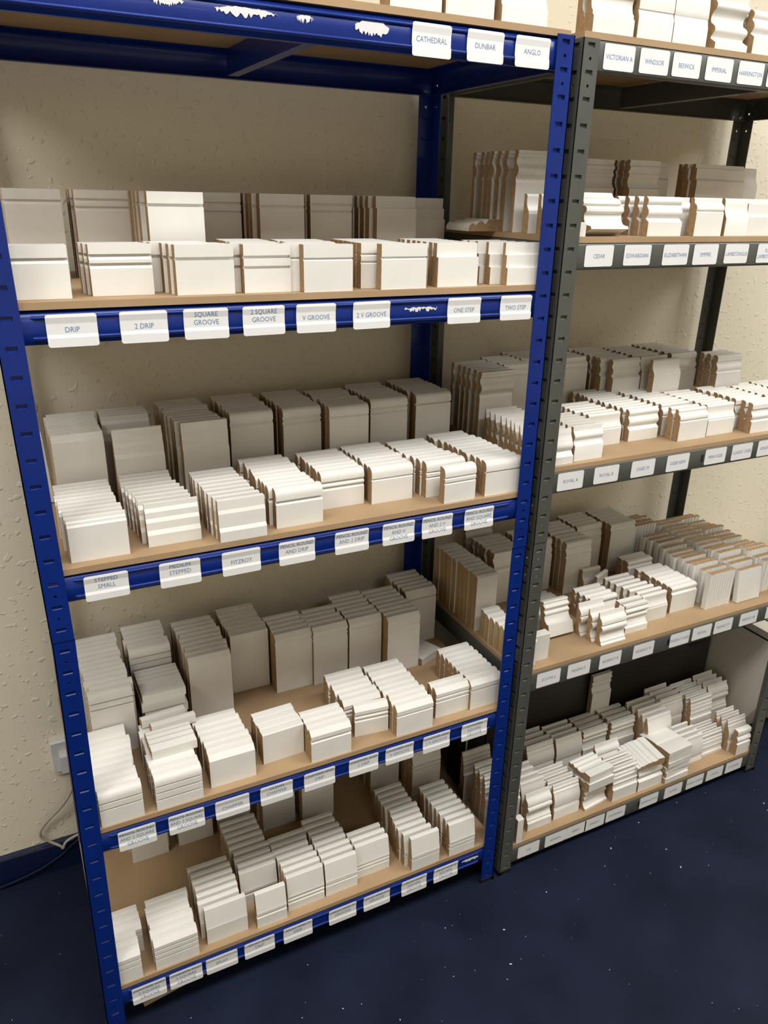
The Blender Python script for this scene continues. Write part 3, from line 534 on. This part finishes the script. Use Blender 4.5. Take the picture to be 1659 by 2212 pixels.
# a flat pile on the fourth blue shelf, behind the second short row
for i in range(6):
    lay('pr_sq3', 0.105, 0.018, 0.086, 0.160 + (-0.004, 0.002, 0, 0.003, -0.002, 0.001)[i], 0.205 + 0.002 * (i % 2), ZS['S4'] + 0.0185 * i, f"{['bottom', 'second', 'third', 'fourth', 'fifth', 'top'][i]} flat white moulding of pile behind second short row, blue fourth shelf")
zt = ZS['S4'] + 0.0705
lay('pr_sq3', 0.070, 0.018, 0.084, 0.149, 0.060, zt, 'white grooved moulding lying flat across second short row, blue fourth shelf', rz=1)
for k, (x, y, z, rz, lb) in enumerate(((0.163, 0.134, zt, 3, 'short white off-cut bar lying nearer across second short row, blue fourth shelf'), (0.149, 0.160, zt, 5, 'short white off-cut bar lying further back on second short row, blue fourth shelf'))):
    lay('pr_drip', 0.022, 0.018, 0.086, x, y, z, lb, rz=rz)
lay('ch_sq', 0.070, 0.018, 0.072, 0.806, 0.215, ZS['S4'], 'white grooved moulding lying flat behind last short row, blue fourth shelf', rz=22)
# two tilted ones at the far left of the middle shelf
for k, (y, a) in enumerate(((0.30, 14), (0.36, 18))):
    loose('stepsmall', 0.130, 0.016, 0.021, Matrix.Translation((0.0385, y, ZS['S3'] + 0.0012)) @ Matrix.Rotation(R(-2.5), 4, 'Y'), f"narrow white off-cut tilted against {'nearer' if k == 0 else 'further'} left end, blue middle shelf")
# second grey shelf
loose('torus', 0.075, 0.022, 0.086, Matrix.Translation((0.945, 0.260, ZS['G2'])) @ Matrix.Rotation(R(90), 4, 'Z') @ Matrix.Rotation(R(-90), 4, 'X') @ Matrix.Translation((-0.04, -0.022, 0)), 'small white moulding lying flat by left end of grey second shelf')
M = Matrix.Translation((1.000, 0.014, ZS['G2'] + 0.0130)) @ Matrix.Rotation(R(-22), 4, 'X')
loose('regency', 0.078, 0.034, 0.088, M, 'thick white moulding leaning back beside grey post, grey second shelf')
loose('plain', 0.024, 0.034, 0.024, Matrix.Translation((0.966, 0.016, ZS['G2'])), 'small white block beside the leaning moulding, grey second shelf')
# fourth grey shelf
loose('regal', 0.085, 0.026, 0.072, Matrix.Translation((1.078, 0.088, ZS['G4'] + 0.0085)) @ Matrix.Rotation(R(-18), 4, 'X'), 'white curved moulding leaning back near left, grey fourth shelf')
lay('torus', 0.070, 0.022, 0.084, 1.085, 0.145, ZS['G4'], 'white curved moulding lying flat behind leaning one, grey fourth shelf', rz=3)
lay('torus', 0.070, 0.022, 0.080, 1.128, 0.225, ZS['G4'], 'white curved moulding lying flat furthest back, grey fourth shelf', rz=3)
# bottom grey shelf
lay('multi', 0.078, 0.024, 0.086, 1.200, 0.012, ZS['G5'] + 0.068, 'thick white moulding lying on lower one, grey bottom shelf', rz=2)
lay('regal', 0.078, 0.020, 0.084, 1.203, 0.016, ZS['G5'] + 0.094, 'white curved moulding topmost on small heap, grey bottom shelf', rz=4)
lay('multi', 0.084, 0.020, 0.092, 1.452, 0.004, ZS['G5'] + 0.0785, 'white reeded moulding lying askew on upright pair, grey bottom shelf', rz=84)
for i in range(6):
    lay('swan', 0.110, 0.0165, 0.088, 1.470 + (0, 0.003, -0.002, 0.002, 0.001, -0.001)[i], 0.004 + (0, 0.002, 0.003, 0, 0.002, 0.001)[i], ZS['G5'] + 0.0172 * i, f"{['bottom', 'second', 'third', 'fourth', 'fifth', 'top'][i]} white moulding of flat stack at front, grey bottom shelf", rz=(1, 3, 0, 2, 1, 2)[i])

# ------------------------------------------------------------------ things behind and around the racks
zs = ZS['G5']
e = obj('dark_box', None, loc=(0, 0, zs)); tag(e, 'large dark brown box standing behind mouldings on bottom grey shelf', 'box')
m = MB(); m.box(1.036, 1.856, 0.245, 0.405, 0, 0.40); m.build('body', DARKBOX, e)
m = MB(); m.box(1.764, 1.800, 0.2435, 0.2448, 0.226, 0.256); m.build('hand_hole', BLACKP, e)
m = MB(); m.tube([(1.800, 0.2436, 0.232), (1.822, 0.2436, 0.231), (1.828, 0.2436, 0.238), (1.829, 0.2436, 0.252)], 0.0012, 6); m.build('flap_slit', BLACKP, e)
e = obj('black_panel', None, loc=(0, 0, zs)); tag(e, 'black board standing at left behind mouldings on bottom grey shelf', 'board')
m = MB(); m.box(0.950, 1.030, 0.245, 0.300, 0, 0.40); m.build('panel', BLACKP, e)
m = MB(); m.box(0.970, 0.9745, 0.2435, 0.2448, 0.02, 0.39); m.build('edge_strip', OFFWHITE, e)

# off-white machine standing to the right of the grey rack
e = obj('white_machine', None, loc=(1.868, 0, 0)); tag(e, 'off white box-shaped machine with slotted top right of grey rack', 'machine')
A = [(0.44, 0.0), (0.44, 0.395), (0.055, 0.395), (0.13, 0.20), (0.21, 0.04), (0.22, 0.0)]
B = [(0.44, 0.0), (0.44, 0.395), (0.030, 0.385), (0.040, 0.235), (0.155, 0.0), (0.16, 0.0)]
m = MB(); n = len(A)
m.v = [(0, y, z) for y, z in A] + [(0.05, y, z) for y, z in B] + [(0.5, y, z) for y, z in B]
m.f = [(0, 1, 2, 3, 4, 5)] + [(i, (i + 1) % n, n + (i + 1) % n, n + i) for i in range(n)] + [(n + i, n + (i + 1) % n, 2 * n + (i + 1) % n, 2 * n + i) for i in range(n)] + [tuple(2 * n + i for i in range(n))]
m.m = [0] * len(m.f); m.build('body', OFFWHITE, e, smooth=20)
m = MB(); m.box(0.0, 0.5, 0.035, 0.44, 0.3955, 0.3990); m.build('seam', BLACKP, e)
m = MB(); m.box(0.002, 0.5, 0.04, 0.44, 0.3995, 0.420); m.build('lid', OFFWHITE, e)
m = MB(); m.box(0.055, 0.064, 0.06, 0.30, 0.4203, 0.4212); m.build('slot', BLACKP, e)
# plywood sheets on the floor, far right
for i, (x, y, rz, lb) in enumerate(((1.965, -0.16, 3, 'lower plywood sheet of small pile on floor right of grey rack'), (1.972, -0.15, 5, 'upper plywood sheet of small pile on floor right of grey rack'))):
    m = MB(); m.box(0, 0.6, 0, 0.17, 0, 0.012); o = m.build('plywood_sheet', PLY); o.location = (x, y, 0.0005 + 0.0135 * i); o.rotation_euler = (0, 0, R(rz)); tag(o, lb, 'plywood sheet')
# pale board lying under the blue rack
m = MB(); m.box(0, 0.34, 0, 0.22, 0, 0.010); o = m.build('pale_board', PLY); o.location = (0.075, 0.035, 0.0005); o.rotation_euler = (0, 0, R(8)); tag(o, 'pale thin board lying on floor under the blue rack', 'board')

# wall socket with plug and cable
e = obj('wall_socket', None, loc=(-0.020, WY, 0.288)); tag(e, 'white wall socket half hidden behind blue front post', 'socket')
m = MB(); m.prism_x([(0, 0), (-0.014, 0), (-0.018, 0.004), (-0.018, 0.084), (-0.014, 0.088), (0, 0.088)], 0, 0.088); m.build('face_plate', SOCK, e, smooth=30)
e2 = obj('power_plug', None, loc=(-0.005, WY - 0.0182, 0.292)); tag(e2, 'white plug in the wall socket with grey cable hanging down', 'plug')
m = MB(); m.prism_x([(0, 0), (-0.018, 0), (-0.024, 0.010), (-0.020, 0.052), (-0.010, 0.058), (0, 0.058)], 0, 0.05); m.build('plug_body', SOCK, e2, smooth=25)
def bez(pts, n=10):
    out = []; P_ = [Vector(p) for p in pts]
    for i in range(len(P_) - 1):
        p0 = P_[max(i - 1, 0)]; p1 = P_[i]; p2 = P_[i + 1]; p3 = P_[min(i + 2, len(P_) - 1)]
        for k in range(n):
            t = k / n; out.append(0.5 * ((2 * p1) + (p2 - p0) * t + (2 * p0 - 5 * p1 + 4 * p2 - p3) * t * t + (3 * p1 - p0 - 3 * p2 + p3) * t ** 3))
    return out + [P_[-1]]
ox, oy, oz = -0.005, WY - 0.0182, 0.292
m = MB(); m.tube([(p.x - ox, p.y - oy, p.z - oz) for p in bez([(0.018, WY - 0.030, 0.294), (0.016, WY - 0.028, 0.255), (-0.012, WY - 0.025, 0.205), (-0.062, WY - 0.015, 0.150), (-0.075, WY - 0.012, 0.120), (-0.060, WY - 0.012, 0.096), (-0.036, WY - 0.021, 0.078), (-0.031, WY - 0.022, 0.070), (-0.022, WY - 0.021, 0.085), (0.002, WY - 0.018, 0.092), (0.03, WY - 0.018, 0.094)])], 0.0033, 8)
m.build('cable', CABLE, e2, smooth=60)
m = MB(); m.tube(bez([(0.03, WY - 0.020, 0.090), (-0.005, WY - 0.021, 0.074), (-0.045, WY - 0.021, 0.045), (-0.12, WY - 0.021, 0.018), (-0.25, WY - 0.021, 0.006), (-0.6, WY - 0.021, 0.005)]), 0.0035, 8); o = m.build('dark_cable', DCAB, None, smooth=60); tag(o, 'navy painted cable running down the skirting board to floor', 'cable')

# strip of clear tape on the wall
m = MB()
for i in range(7):
    u = i / 6; m.v += [(1.372 + 0.122 * u, WY - 0.0016 - 0.0012 * abs(math.sin(i * 2.1)), 1.738 - 0.012 * u + 0.002 * math.sin(i * 1.7)), (1.376 + 0.118 * u, WY - 0.0012 - 0.001 * abs(math.cos(i * 1.3)), 1.700 - 0.002 * math.sin(i * 2.3))]
m.f = [(2 * i, 2 * i + 1, 2 * i + 3, 2 * i + 2) for i in range(6)]; m.m = [0] * 6
o = m.build('tape_strip', TAPE, None, smooth=60, fix=False); tag(o, 'shiny clear tape strip stuck on wall behind grey rack', 'tape')

# pale dust and chips on the floor
rr = random.Random(3); m = MB()
for i in range(190):
    x = rr.uniform(-0.45, 2.3); y = rr.uniform(-0.9, 0.42); s = rr.choice((0.0005, 0.0006, 0.0007, 0.0008, 0.001, 0.0012, 0.0019)); a = rr.uniform(0, 6.28); el = rr.uniform(1, 2.2)
    if rr.random() < 0.35: y = rr.uniform(-0.25, 0.0)
    if x > 1.9 and y > -0.3 or (0.0 < x < 0.9 and y > 0.02): continue
    q = [(x + s * el * math.cos(a), y + s * el * math.sin(a), 0.0004), (x - s * math.sin(a), y + s * math.cos(a), 0.0004), (x - s * el * math.cos(a), y - s * el * math.sin(a), 0.0004), (x + s * math.sin(a), y - s * math.cos(a), 0.0004), (x, y, 0.0004 + s * 0.8)]
    m.add(q, [(0, 1, 4), (1, 2, 4), (2, 3, 4), (3, 0, 4), (3, 2, 1, 0)])
o = m.build('floor_dust', RES); tag(o, 'tiny pale chips and dust scattered over the navy floor', 'dust', kind='stuff')
